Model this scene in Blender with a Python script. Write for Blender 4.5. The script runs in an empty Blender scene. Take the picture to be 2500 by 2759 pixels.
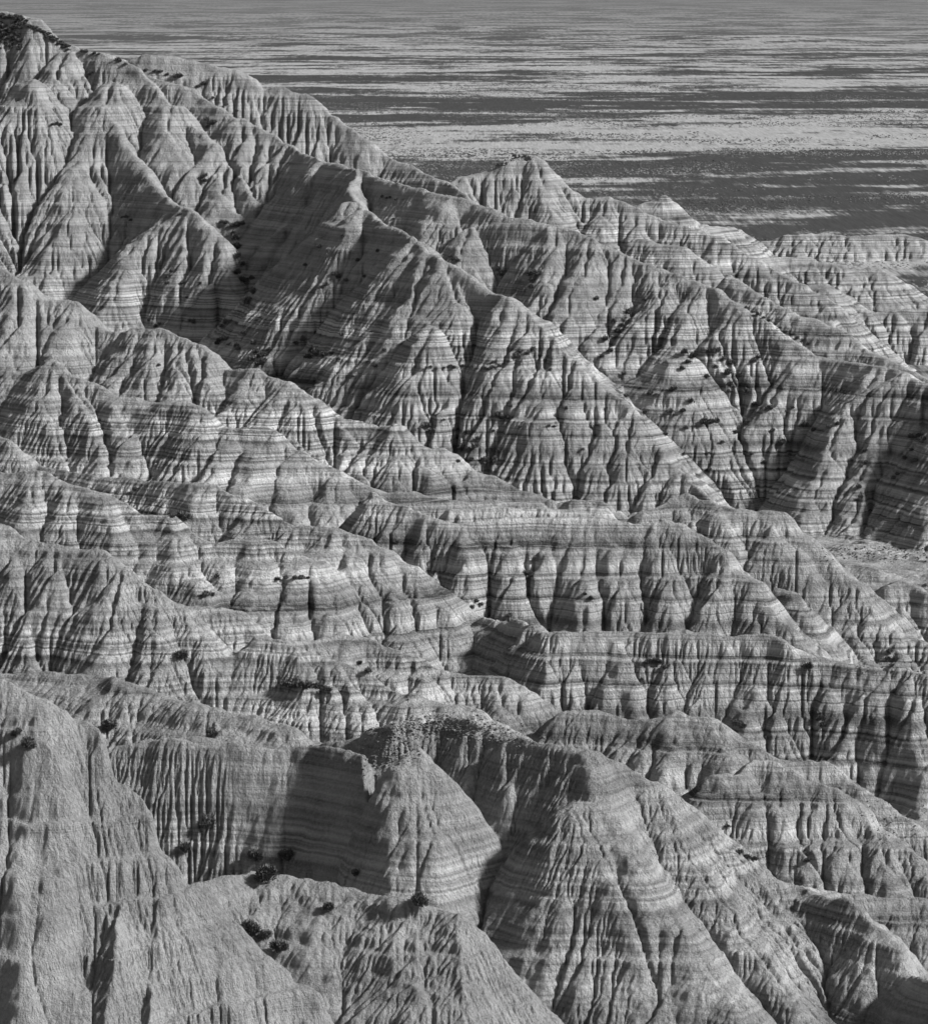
import bpy, math, random, time
import numpy as np
T0 = time.time()
sc = bpy.context.scene
R = math.radians
# ------------------------------------------------------------------ camera
PW, PH = 1827.0, 2016.0            # units of the traced measurements
FOC = 7440.0                       # focal length in the same units
PITCH = R(8.4)
CAM_H = 80.0
cam_data = bpy.data.cameras.new("camera")
cam = bpy.data.objects.new("camera", cam_data)
sc.collection.objects.link(cam)
cam.location = (0, 0, CAM_H)
cam.rotation_euler = (R(90) - PITCH, 0, 0)
cam_data.sensor_fit = 'HORIZONTAL'
cam_data.sensor_width = 36.0
cam_data.lens = 36.0 * FOC / PW
cam_data.clip_start = 1.0
cam_data.clip_end = 60000.0
sc.camera = cam
# ------------------------------------------------------------------ light
SUN_EL, SUN_AZ = R(35), R(96)      # azimuth clockwise from the view direction (+Y)
world = bpy.data.worlds.new("World")
sc.world = world
world.use_nodes = True
wn, wl = world.node_tree.nodes, world.node_tree.links
wn.clear()
sky = wn.new('ShaderNodeTexSky')
sky.sky_type = 'NISHITA'
sky.sun_disc = False
sky.sun_elevation = SUN_EL
sky.sun_rotation = SUN_AZ
bw = wn.new('ShaderNodeRGBToBW')
bg = wn.new('ShaderNodeBackground')
bg.inputs['Strength'].default_value = 0.075
wo = wn.new('ShaderNodeOutputWorld')
wl.new(sky.outputs[0], bw.inputs[0]); wl.new(bw.outputs[0], bg.inputs['Color']); wl.new(bg.outputs[0], wo.inputs['Surface'])
sun_d = bpy.data.lights.new("sun", 'SUN')
sun_d.energy = 5.0
sun_d.angle = R(6.0)
sun_d.color = (1, 1, 1)
sun = bpy.data.objects.new("sun", sun_d)
sc.collection.objects.link(sun)
sdir = np.array([math.sin(SUN_AZ) * math.cos(SUN_EL), math.cos(SUN_AZ) * math.cos(SUN_EL), math.sin(SUN_EL)])
from mathutils import Vector
sun.rotation_euler = Vector(sdir).to_track_quat('Z', 'Y').to_euler()
sun.location = (200, 100, 300)
sc.view_settings.view_transform = 'Standard'
sc.view_settings.look = 'None'
sc.view_settings.exposure = 0.52
sc.view_settings.gamma = 1.0

# ------------------------------------------------------------------ measuring
cp, sp = math.cos(PITCH), math.sin(PITCH)
def ray(u, v):
    a, b = (u - PW / 2) / FOC, (PH / 2 - v) / FOC
    return np.array([a, cp + b * sp, -sp + b * cp])      # right, forward, up
def at(u, v, D):
    """world point seen at measurement (u, v), D metres ahead of the camera"""
    d = ray(u, v)
    return np.array([0, 0, CAM_H]) + d * (D / d[1])

# ------------------------------------------------------------------ ridge lines
# crest lines: (u v D) triples.   spurs: u v D of the root, then (u v) pairs falling at slope s
RIDGES = """
# main hill
m hill .80 | -260 -60 745  -120 -30 742  0 15 738  30 22 737  72 33 735  95 55 733  130 78 731  160 95 729  200 104 727  223 112 725  252 126 723  274 137 721
m hill .80 | 274 137 721  324 194 713  378 248 705  425 281 700  446 317 695  480 350 689  502 392 683
m ridge .80 | 281 140 672  331 162 668  382 176 665  432 212 660  486 238 656  529 263 652  562 281 649  612 306 641  658 317 630  703 327 617  779 359 603  883 385 593  930 399 590  991 421 586  1053 431 583  1089 442 581  1139 457 579  1169 470 577  1241 504 574  1302 526 570  1381 555 566  1417 566 564  1457 598 560  1529 645 556  1583 681 553  1612 699 551  1731 717 543  1781 735 539  1827 757 535  1950 800 520  2100 850 505
m hill .80 | 200 100 790  252 119 790  281 108 790  382 115 788  464 133 786  515 173 783  558 166 783  612 187 780  634 212 779  658 230 777  721 270 772  765 306 768  815 324 763  880 358 755  930 392 745
s hill .72 | 216 158 715  209 202  176 259  144 324  122 360  133 410  97 479  54 540
s hill .72 | 61 155 712  25 200  -20 260  -60 350  -70 500
s hill .70 | 130 95 728  110 140  120 180  90 240
m hill .80 | 209 202 709  252 288 697  306 360 685  350 405 673  382 418 669  410 443 665  436 482 660  455 530 654  470 590 647  490 690 637
s hill .66 | 350 405 673  290 455  248 504  222 590  180 660
s hill .85 | 375 417 670  370 500  370 600  380 690
s hill .85 | 420 460 663  420 540  430 640  440 700
s hill .70 | 202 389 694  169 443  158 464  119 533  90 569
s hill .70 | 425 281 699  385 315  360 335  350 390
s hill .70 | 446 317 694  440 380  470 420
s hill .70 | 340 205 710  335 250  370 330
# long dark face spur
m spur 1.0 | 703 327 616  690 370 601  715 415 587  775 442 576  815 471 570  851 496 565  883 514 561  916 536 558  959 561 555  995 579 552  1042 612 549  1071 644 546  1096 669 544  1135 702 541  1179 741 538  1211 774 535  1242 810 532  1295 877 527  1338 920 523  1371 956 519  1399 985 515
s spur .72 | 883 514 561  901 597  883 615  836 651  786 705  743 737  707 780  696 824
s spur .72 | 901 597 553  930 615  948 644  952 673  970 712  999 759  1017 795
s spur .80 | 901 597 553  890 700  870 800  860 900
s spur .80 | 901 597 553  930 700  950 800  960 900
s spur .85 | 850 640 548  810 740  790 830
s spur .75 | 685 395 592  675 421  640 470  600 540  560 620  530 700
s spur .70 | 562 281 649  590 340  533 382  490 445  480 505  505 600
s spur .75 | 715 415 585  735 520  700 620  640 740
s spur .75 | 815 471 570  797 518  775 608  739 651  703 687  639 752
s spur .75 | 851 496 565  830 560  800 620
s spur .75 | 1000 583 552  990 630  1005 690
s spur .75 | 1042 612 549  1035 660  1045 730
s spur .75 | 1085 657 545  1075 720  1070 790
s spur .75 | 1135 702 541  1120 760  1060 800  1020 870  980 930
s spur .80 | 1165 730 539  1150 800  1110 850  1085 920  1070 960
s spur .80 | 1190 755 537  1190 830  1180 900  1165 960
s spur .80 | 1242 810 532  1230 880  1200 940  1180 985
s spur .80 | 1295 877 527  1280 940  1260 1000
s spur .80 | 1345 927 522  1340 980
# spurs on the right of the main hill
s ridge .70 | 883 385 593  923 450  965 453  1000 480  1027 532  1040 580
s ridge .72 | 470 230 656  478 275  482 320
s ridge .72 | 529 263 652  520 315  505 360
s ridge .70 | 640 311 634  635 350  610 395  575 440
s ridge .70 | 923 450 585  905 500  925 540  960 570
s ridge .72 | 1089 442 581  1092 486  1082 554  1060 615
s ridge .72 | 1161 468 577  1143 543  1121 579  1103 658
s ridge .72 | 1230 500 574  1225 560  1193 600  1170 650
s ridge .70 | 1302 526 570  1302 566  1259 627  1216 674  1176 731
s ridge .70 | 1381 555 566  1356 598  1324 681  1238 742
s ridge .65 | 1464 605 560  1421 652  1342 690  1300 760  1290 850  1310 910
s ridge .65 | 1342 690 551  1260 745  1235 790  1270 860
s ridge .65 | 1612 699 551  1565 717  1520 790  1460 850  1400 960
s ridge .65 | 1731 717 543  1702 760  1673 796  1630 880  1600 990
s ridge .65 | 1781 735 539  1745 749  1767 778  1723 868  1691 940  1680 1030
s ridge .68 | 1827 757 535  1815 880  1740 1040
s ridge .68 | 1900 785 525  1860 950  1830 1060
# butte behind
m butte .75 | 860 368 765  883 360 772  919 342 778  963 331 783  1013 307 787  1053 305 787  1063 323 784  1089 352 779  1146 385 772  1193 381 770  1242 403 762  1259 411 759  1313 432 751  1356 450 744  1399 461 738  1421 465 734  1468 494 724  1529 530 712  1569 555 702  1640 590 690
s butte .75 | 963 331 783  990 370  1060 400  1150 435
s butte .70 | 919 342 778  945 365  1000 378
s butte .80 | 1053 305 787  1075 370  1085 410  1090 440
s butte .72 | 1193 381 770  1185 420  1190 450
s butte .72 | 1242 403 762  1250 440  1270 470
m lowbutte .75 | 1250 470 700  1324 479 690  1349 487 687  1385 515 681  1407 545 674
s butte .72 | 1421 465 734  1415 500  1440 540  1445 560
m lowknob .75 | 1440 540 675  1461 551 668  1504 580 655  1547 602 645  1558 616 640  1601 627 634  1648 645 625  1687 674 615  1723 692 607  1752 713 598  1850 760 575
s lowknob .72 | 1558 616 640  1570 660  1600 690
# outlying mounds
m mound .75 | 1255 407 905  1288 389 905  1309 382 905  1320 400 905  1335 418 905  1380 437 920  1400 445 925  1440 443 930  1480 462 945
m mound .6 | 1440 500 1000  1507 472 1005  1551 461 1005  1630 458 1005  1673 465 1003  1778 460 1005  1810 468 1003  1870 500 1000  1960 520 990
s mound .7 | 1700 464 1004  1690 480  1680 490
s mound .7 | 1551 461 1005  1590 478  1600 490
m mound .6 | 1489 508 845  1540 505 850  1590 508 850  1608 515 848  1648 515 848  1677 530 846  1709 523 848  1731 526 847  1777 566 845  1813 598 842
s mound .7 | 1590 508 850  1600 540  1610 570
s mound .7 | 1709 523 848  1690 560  1700 595
m mound .6 | 1540 565 795  1587 558 795  1630 558 793  1660 585 790  1700 600 788
m mound .9 | 1600 640 700  1650 625 730  1690 612 750  1750 606 752  1827 603 752  1950 610 750
s mound .9 | 1700 610 749  1690 650  1680 680
s mound .9 | 1760 608 751  1755 650  1750 685
s mound .9 | 1827 608 751  1820 650  1815 685
m mound .5 | 1640 1112 476  1680 1108 474  1730 1128 470
# banded ridge running left to right
m banded .85 | -120 470 575  0 522 560  32 548 554  58 576 549  86 587 546  122 583 545  140 594 542  158 620 538  184 637 535  234 654 529  266 645 526  310 648 521  360 666 515  396 677 511  428 720 505  504 724 498  565 747 490  612 778 483  658 817 475  743 839 466  775 835 463  801 857 460  837 875 457  869 878 455  919 925 448  966 940 445  1017 965 440  1063 979 436  1092 994 432  1128 986 431  1179 988 428  1233 1011 424
m pin .85 | 1270 1007 426  1313 981 431  1349 972 432  1381 981 430  1399 985 429  1435 1003 426  1468 1001 426  1482 1012 425  1511 1003 425  1543 1010 424  1572 1050 420  1601 1079 417  1644 1115 412  1680 1147 408
s banded .72 | 86 587 546  90 640  100 700
s banded .72 | 140 594 542  122 640  110 690
s banded .72 | 32 548 554  30 640  25 720
s banded .72 | 266 645 526  268 690  240 740  215 770
s banded .72 | 310 648 521  300 700  320 770
s banded .72 | 360 666 515  345 720  345 775
s banded .72 | 396 677 511  395 740
s banded .65 | 504 724 498  480 760  450 800  420 830
s banded .65 | 565 747 490  530 790  500 830
s banded .65 | 590 762 486  590 800  560 860
s banded .65 | 625 790 480  605 830  600 870
s banded .65 | 662 819 475  690 860  700 910
s banded .70 | 662 819 475  640 850  650 910
s banded .70 | 775 835 463  743 853  729 889  722 932
s banded .70 | 800 857 460  785 900  800 960
s banded .72 | 837 875 457  840 920  825 965
s banded .72 | 919 925 448  905 950  900 975
s pin .72 | 1349 972 432  1360 1030  1365 1070
s pin .72 | 1420 995 427  1430 1040  1420 1080
s pin .72 | 1511 1003 425  1515 1035  1490 1090  1440 1125
s pin .65 | 1518 1032 421  1565 1079  1594 1122  1620 1150  1610 1200
s pin .65 | 1680 1147 408  1709 1190  1731 1219  1745 1251
s pin .65 | 1680 1147 408  1659 1187  1690 1260  1700 1300
m pin .85 | 1520 1155 396  1547 1161 394  1569 1183 391  1601 1230 385  1633 1273 380
m pin .85 | 1738 1154 422  1767 1140 425  1803 1151 423  1827 1165 420  1900 1180 415
s pin .70 | 1767 1140 425  1780 1200  1790 1245
m pin .80 | 1763 1240 396  1781 1248 396  1827 1269 393  1890 1290 390
s pin .70 | 1781 1248 396  1770 1280  1760 1310
# second banded crest and the pale plateau
m banded .85 | -80 740 505  0 727 500  22 727 498  43 735 495  65 724 494  104 704 490  130 727 486  180 749 479  230 778 471  270 778 467  302 789 463  331 783 460  364 783 457  382 796 454  407 821 450  439 850 446  464 839 445  504 835 443  540 850 440  590 882 434  612 893 431  671 922 425  703 940 421  739 965 416  765 976 414  815 968 416  894 986 416  973 988 418  1063 992 420
s banded .72 | 22 727 498  40 790  60 860  80 900
s banded .72 | 104 704 490  90 770  115 830  125 900
s banded .60 | 130 727 486  170 800  200 870  220 930
s banded .60 | 230 778 471  260 850  300 920  340 950
s banded .65 | 302 789 463  340 860  365 930
s banded .72 | 382 796 454  390 850  360 880  353 943
s banded .60 | 464 839 445  430 885  400 945
s banded .60 | 540 850 440  500 890  480 950  500 1000
s banded .60 | 590 882 434  565 900  570 970  600 1030
s banded .65 | 671 922 425  655 990  640 1030
s banded .65 | 739 965 416  700 1010  690 1060
m plateau .95 | 739 965 415  790 995 409  837 1015 404  894 1028 401  930 1022 401  1000 1016 402  1100 1018 402  1190 1020 401  1250 1028 400  1277 1028 400  1320 1025 399  1349 1035 397  1392 1061 394  1421 1082 391  1450 1115 387  1493 1143 383  1529 1208 374  1560 1230 371  1600 1275 366  1640 1300 362
m plateau .85 | 894 1000 411  1000 998 412  1100 1000 412  1190 1003 411
s plateau .82 1.35 | 837 1015 404  835 1060  850 1120
s plateau .82 1.35 | 790 995 409  770 1040  765 1090
s plateau .82 1.35 | 930 1022 401  930 1055  920 1110  910 1170  905 1215
s plateau .82 1.35 | 1000 1016 402  1009 1076  1015 1150
s plateau .82 1.35 | 1114 1020 402  1114 1035  1089 1076  1056 1127  1038 1170  1013 1220
s plateau .82 1.35 | 1150 1020 401  1150 1140  1140 1230
s plateau .82 1.35 | 1190 1020 401  1211 1073  1225 1163  1215 1235
s plateau .82 1.35 | 1259 1030 400  1245 1093  1243 1165  1233 1220
s plateau .82 1.35 | 1300 1027 399  1310 1080  1327 1129  1320 1150  1313 1194  1295 1237
s plateau .82 1.35 | 1327 1129 389  1370 1187  1385 1225
s plateau .82 1.35 | 1421 1082 391  1414 1158  1403 1183  1400 1237
s plateau .82 1.35 | 1493 1143 383  1490 1215  1480 1250
# white banded crest
m middle .80 | 60 905 455  120 925 440  202 943 428  324 943 412  346 947 409  407 947 404  432 958 402  504 990 394  576 1030 386  641 1033 382  660 1033 381  703 1051 378  736 1076 374  772 1102 371  804 1116 369  837 1138 367  862 1152 366  898 1184 363  937 1213 360  973 1249 357  991 1271 355
s middle .60 | 649 1037 381  625 1085  612 1120  617 1150  620 1235
s middle .60 | 736 1076 374  735 1120  760 1150  765 1180  800 1260
s middle .65 | 804 1116 369  815 1180  805 1230
s middle .60 | 862 1152 366  870 1200  880 1260  900 1320
s middle .60 | 937 1213 360  960 1290  985 1340
s middle .60 | 690 1048 379  690 1120  700 1180
s middle .70 | 576 1030 386  560 1090  540 1140  550 1210
s middle .70 | 407 947 404  390 990  375 1010
s middle .70 | 504 990 394  480 1030  470 1050
m middle .8 | -60 840 470  0 861 458  22 871 455  43 893 452  75 925 447
# front left crest of the middle
m middle .80 | -80 925 405  0 925 400  76 925 396  104 933 393  144 954 388  202 969 382  245 994 377  270 1012 374  338 1015 370  364 1037 367  421 1066 362  468 1062 362  504 1051 363  533 1057 362  569 1077 359  612 1098 356
s middle .65 | 76 925 396  60 990  50 1040
s middle .65 | 144 954 388  130 1010  150 1060
s middle .60 | 202 969 382  215 1020  250 1080
s middle .55 | 270 1012 374  300 1080  350 1150
s middle .55 | 338 1015 370  345 1080  380 1140  400 1180
s middle .65 | 421 1066 362  440 1110  430 1160
s middle .65 | 504 1051 363  510 1110  500 1160  500 1230
s middle .65 | 569 1077 359  570 1130  565 1170  570 1230
s middle .65 | 612 1098 356  625 1150  640 1200
# near left slopes
m nearleft .80 | -90 1000 338  0 1027 330  25 1034 328  72 1055 322  115 1072 318  187 1079 313  212 1091 310  234 1113 307  259 1131 305  299 1160 302  338 1185 300
m nearleft .75 | 338 1185 300  378 1189 302  418 1196 303  479 1210 304  511 1246 303  554 1253 306  612 1253 310  671 1242 314  729 1253 313  772 1274 310  819 1285 309  873 1310 306  930 1327 304  981 1327 304  1017 1346 302  1053 1368 300  1081 1411 296  1110 1440 292
s nearleft .70 | 25 1034 328  30 1120  60 1200  85 1310
s nearleft .70 | 115 1072 318  110 1120  150 1200  180 1290
s nearleft .75 | 234 1113 307  225 1160  234 1225  215 1280  212 1340
s nearleft .70 | 299 1160 302  310 1240  300 1340
s nearleft .60 | 338 1185 300  414 1250  457 1282  504 1333  562 1369  594 1415
s nearleft .75 | 400 1240 298  385 1300  395 1390
s nearleft .75 | 480 1310 291  470 1350  485 1400
m nearlow .75 | 511 1246 307  585 1278 299  667 1303 293  729 1328 288  765 1350 284  815 1361 279  873 1386 276  909 1391 275  945 1404 273  991 1422 270
s nearlow .65 | 585 1278 299  600 1330  600 1400
s nearlow .65 | 640 1295 295  650 1340  660 1400
s nearlow .65 | 667 1303 293  690 1350  710 1420
s nearleft .65 | 671 1242 314  660 1290  690 1320
s nearleft .65 | 772 1274 310  760 1330
s nearleft .65 | 819 1285 309  830 1320  820 1360
s nearleft .65 | 873 1310 306  860 1360
s nearleft .65 | 937 1330 304  915 1355  910 1390
s nearleft .65 | 981 1327 304  990 1390
s nearleft .65 | 1030 1355 301  1005 1385  1000 1420
s nearleft .65 | 1081 1411 296  1060 1440
# fluted row on the right
m fluted .92 | 941 1215 373  999 1220 366  1053 1235 358  1081 1246 351  1169 1246 350  1241 1244 350  1277 1248 349  1392 1251 349  1428 1259 348  1493 1251 348  1529 1259 347  1561 1277 345  1612 1286 345  1648 1298 344  1673 1307 343  1741 1307 342  1781 1311 341  1803 1323 339  1827 1334 338  1900 1350 336
s fluted .75 1.2 | 999 1220 366  985 1270  975 1330
s fluted .82 1.3 | 1053 1235 355  1020 1290  1010 1330  1020 1370
s fluted .82 1.3 | 1095 1247 351  1085 1300  1095 1380
s fluted .82 1.3 | 1135 1247 351  1140 1310  1155 1390
s fluted .82 1.3 | 1223 1245 350  1230 1280  1205 1340  1195 1400
s fluted .82 1.3 | 1223 1245 350  1232 1290  1255 1330  1270 1410
s fluted .82 1.3 | 1349 1251 349  1325 1310  1318 1400
s fluted .82 1.3 | 1403 1255 349  1395 1320  1375 1380  1365 1410
s fluted .82 1.3 | 1493 1251 348  1500 1284  1490 1341  1478 1392  1470 1440
s fluted .80 1.3 | 1493 1251 348  1505 1290  1547 1338  1594 1395  1626 1482
s fluted .82 1.3 | 1493 1251 348  1503 1290  1530 1390  1560 1470
s fluted .82 1.3 | 1648 1298 344  1640 1350  1660 1400
s fluted .82 1.3 | 1741 1307 342  1709 1360  1680 1410  1674 1439  1641 1482
s fluted .82 1.3 | 1741 1307 342  1728 1345  1735 1400  1742 1417  1780 1490  1790 1560
s fluted .82 1.3 | 1803 1323 339  1800 1400  1830 1500  1840 1580
# domes on the right
m dome .85 | 1100 1400 310  1169 1403 307  1234 1417 304  1291 1413 303  1331 1404 302  1356 1413 301  1417 1417 299  1432 1435 297  1479 1464 294  1504 1485 292  1533 1500 290  1565 1503 291  1630 1503 293  1651 1514 292  1684 1538 289  1741 1574 285  1781 1607 282  1850 1660 277  1950 1700 270
s dome .75 | 1234 1417 304  1215 1470  1200 1520
s dome .75 | 1291 1413 303  1270 1470  1255 1530
s dome .75 | 1331 1404 302  1325 1470  1320 1540
s dome .75 | 1356 1413 301  1375 1480  1385 1540
s dome .72 | 1417 1417 299  1430 1470  1445 1520
m domelow .85 | 1371 1571 276  1403 1535 279  1421 1524 280  1475 1517 281  1493 1495 284  1518 1497 283  1565 1513 281  1626 1542 278  1651 1553 277  1673 1589 273  1731 1632 268  1759 1657 265  1803 1690 262  1827 1722 259  1900 1790 253
s domelow .75 | 1421 1524 280  1395 1580  1400 1640
s domelow .72 | 1475 1517 281  1485 1590  1455 1650  1445 1720
s domelow .68 | 1485 1590 275  1515 1660  1555 1720
s domelow .75 | 1547 1508 282  1547 1592  1558 1646  1545 1700
s domelow .72 | 1626 1542 278  1605 1600  1595 1680  1610 1740
s domelow .68 | 1651 1553 277  1660 1620  1680 1700  1720 1750
s domelow .68 | 1731 1632 268  1745 1700  1780 1760
# front ridge
m front .80 | 227 1456 241  360 1449 241  432 1456 241  504 1462 241  600 1458 240  721 1447 239  747 1426 238  790 1418 237  844 1422 237  887 1418 237  930 1422 236  981 1444 234  1035 1454 232  1089 1465 231  1168 1476 230  1242 1505 230  1291 1535 229.5  1324 1564 229  1360 1611 228.5  1371 1647 228  1399 1668 228  1436 1722 226  1493 1726 227  1583 1740 228  1605 1755 227  1648 1773 225  1684 1790 224  1716 1830 222  1752 1863 220  1781 1913 218  1827 1927 216  1900 1960 213
f cliff 1.6 .5 | 200 1458 238  300 1459 237.5  400 1463 237  504 1466 236.5  560 1466 236.3  600 1466 235.8  660 1464 234.6  735 1480 232.6
f cone .90 .6 | 655 1760 226  700 1640 227.2  747 1523 228.3  790 1480 228.9  819 1466 229  851 1501 228.5  898 1548 228  945 1616 227.5  981 1674 227  1006 1746 226  1035 1800 225.5  1049 1854 225  1060 1910 224.5  1090 2010 223.5
m front .58 | -60 1310 264  47 1325 264  104 1318 264  176 1322 263  223 1336 261  306 1361 259  389 1387 256  461 1405 254  515 1412 253  576 1437 251
s front .85 1.6 | 1150 1474 230  1122 1510  1120 1550  1146 1588  1179 1649  1170 1740  1200 1830  1190 1920  1180 2016  1180 2100
s front .58 | 1168 1476 230  1190 1560  1260 1680  1350 1830  1450 1980  1500 2070
s front .62 | 1291 1535 229.5  1340 1640  1430 1780  1540 1960  1600 2070
s front .70 | 1146 1560 226  1200 1680  1270 1820  1320 1950  1350 2070
s front 1.2 1.7 | 940 1440 234  935 1500  960 1560  1000 1650
s front 1.2 1.7 | 1010 1455 232  1000 1540  1020 1640
s front .66 | 1605 1755 227  1620 1840  1680 1940  1740 2040
s front .66 | 1493 1726 227  1540 1800  1620 1930  1690 2060
s front .66 | 1716 1830 222  1730 1900  1790 2010
m bench .85 | 1560 1742 238  1650 1765 240  1760 1769 241  1850 1769 241  1960 1775 241
s bench .75 | 1650 1765 240  1640 1810  1650 1850
s bench .75 | 1760 1769 241  1745 1830  1755 1890
s bench .75 | 1830 1769 241  1820 1850  1815 1910
# knoll in front
f knoll .60 .9 | 330 1760 186  385 1738 187  430 1720 188  504 1706 190  560 1710 190  640 1728 189  700 1735 189  800 1765 187  870 1790 186  920 1800 185  960 1825 185  1000 1880 185  1040 1930 185  1085 1980 185  1120 2020 185  1180 2080 185
s knoll .62 | 504 1706 190  530 1760  560 1850  640 1950  700 2040
s knoll .62 | 640 1728 189  680 1800  740 1900  820 2020
s knoll .62 | 800 1765 187  830 1860  900 1960  940 2040
# bluff at the lower left
f bluff 1.2 1.3 | -120 1290 176  0 1318 175  40 1322 175  72 1347 174.5  137 1376 174  187 1419 174  216 1437 173.5  227 1473 173.2  234 1491 173  238 1527 172.6  266 1549 172.4  299 1577 172.2  313 1635 171.6  320 1671 171.2  346 1704 171  378 1733 171  425 1762 171  464 1816 170.5  475 1841 170.3  522 1880 170  576 1920 170  619 1963 169.7  658 2006 169.4  720 2070 169  800 2150 168
"""
GROUPS = []
FACES = []
SQUEEZE = {'pin': (424.0, .55), 'butte': (752.0, .35), 'lowbutte': (690.0, .4), 'lowknob': (625.0, .38), 'banded': (440.0, .32), 'middle': (370.0, .32), 'nearleft': (307.0, .30), 'nearlow': (300.0, .25), 'plateau': (401.0, .45), 'dome': (295.0, .35), 'domelow': (277.0, .4), 'fluted': (350.0, .7)}
def hill_depth(D):
    return 600 + (D - 640) * .85 if D > 640 else (560 + (D - 600) if D > 600 else (535 + (D - 535) * .385 if D > 535 else D))
def parse():
    segs = []
    for line in RIDGES.strip().splitlines():
        if line.startswith('#') or not line.strip():
            continue
        head, body = line.split('|')
        kind, grp, k, *kf = head.split()
        k = float(k)
        if grp not in GROUPS: GROUPS.append(grp)
        g = GROUPS.index(grp)
        n = [float(t) for t in body.split()]
        if grp == 'hill':
            for i in ([2] if kind == 's' else range(2, len(n), 3)): n[i] = hill_depth(n[i])
        ref = SQUEEZE.get(grp)
        if ref:
            for i in ([2] if kind == 's' else range(2, len(n), 3)):
                n[i] = ref[0] + (n[i] - ref[0]) * ref[1]
        if kind == 'f':
            FACES.append((np.array([at(*n[i:i + 3]) for i in range(0, len(n), 3)]), k, float(kf[0]), g)); continue
        if kind == 'm':
            pts = [at(*n[i:i + 3]) for i in range(0, len(n), 3)]
            if k > .7: k *= (1.5 if grp in ('hill', 'spur', 'ridge', 'front') else 1.22)
        else:                      # a spur: each next point falls from the last at slope k
            s = k
            p = at(*n[:3]); pts = [p]
            cur = n[2]
            for i in range(3, len(n), 2):
                u, v = n[i], n[i + 1]
                ds = np.linspace(cur - 0.02, cur * 0.80, 1500)
                d = ray(u, v)
                q = np.array([0, 0, CAM_H])[None] + d[None] * (ds / d[1])[:, None]
                drop = p[2] - q[:, 2]
                run = np.hypot(q[:, 0] - p[0], q[:, 1] - p[1])
                s_ = s * ({'banded': .82, 'middle': .82, 'nearleft': .82, 'nearlow': .8, 'dome': .9, 'domelow': .9}.get(grp, 1.0) if i == 3 and len(n) > 5 else 1.0)
                err = np.abs(drop - s_ * run)
                j = int(np.argmin(err))
                p = q[j]; cur = ds[j]; pts.append(p)
            k = float(kf[0]) if kf else max(1.0, s * 1.3)
        for a, b in zip(pts[:-1], pts[1:]):
            segs.append((a, b, k, g, 1.7 if kind == 's' else .7))
    return segs

# ------------------------------------------------------------------ noise
rs = np.random.RandomState(7)
TAB = rs.rand(256, 256).astype(np.float32) * 2 - 1
def vnoise(x, y, ox=0, oy=0):
    x = x + ox; y = y + oy
    xi = np.floor(x).astype(np.int32); yi = np.floor(y).astype(np.int32)
    fx = (x - xi).astype(np.float32); fy = (y - yi).astype(np.float32)
    fx = fx * fx * (3 - 2 * fx); fy = fy * fy * (3 - 2 * fy)
    x0 = xi & 255; x1 = (xi + 1) & 255; y0 = yi & 255; y1 = (yi + 1) & 255
    a = TAB[y0, x0]; b = TAB[y0, x1]; c = TAB[y1, x0]; d = TAB[y1, x1]
    return (a + (b - a) * fx) * (1 - fy) + (c + (d - c) * fx) * fy

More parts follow.
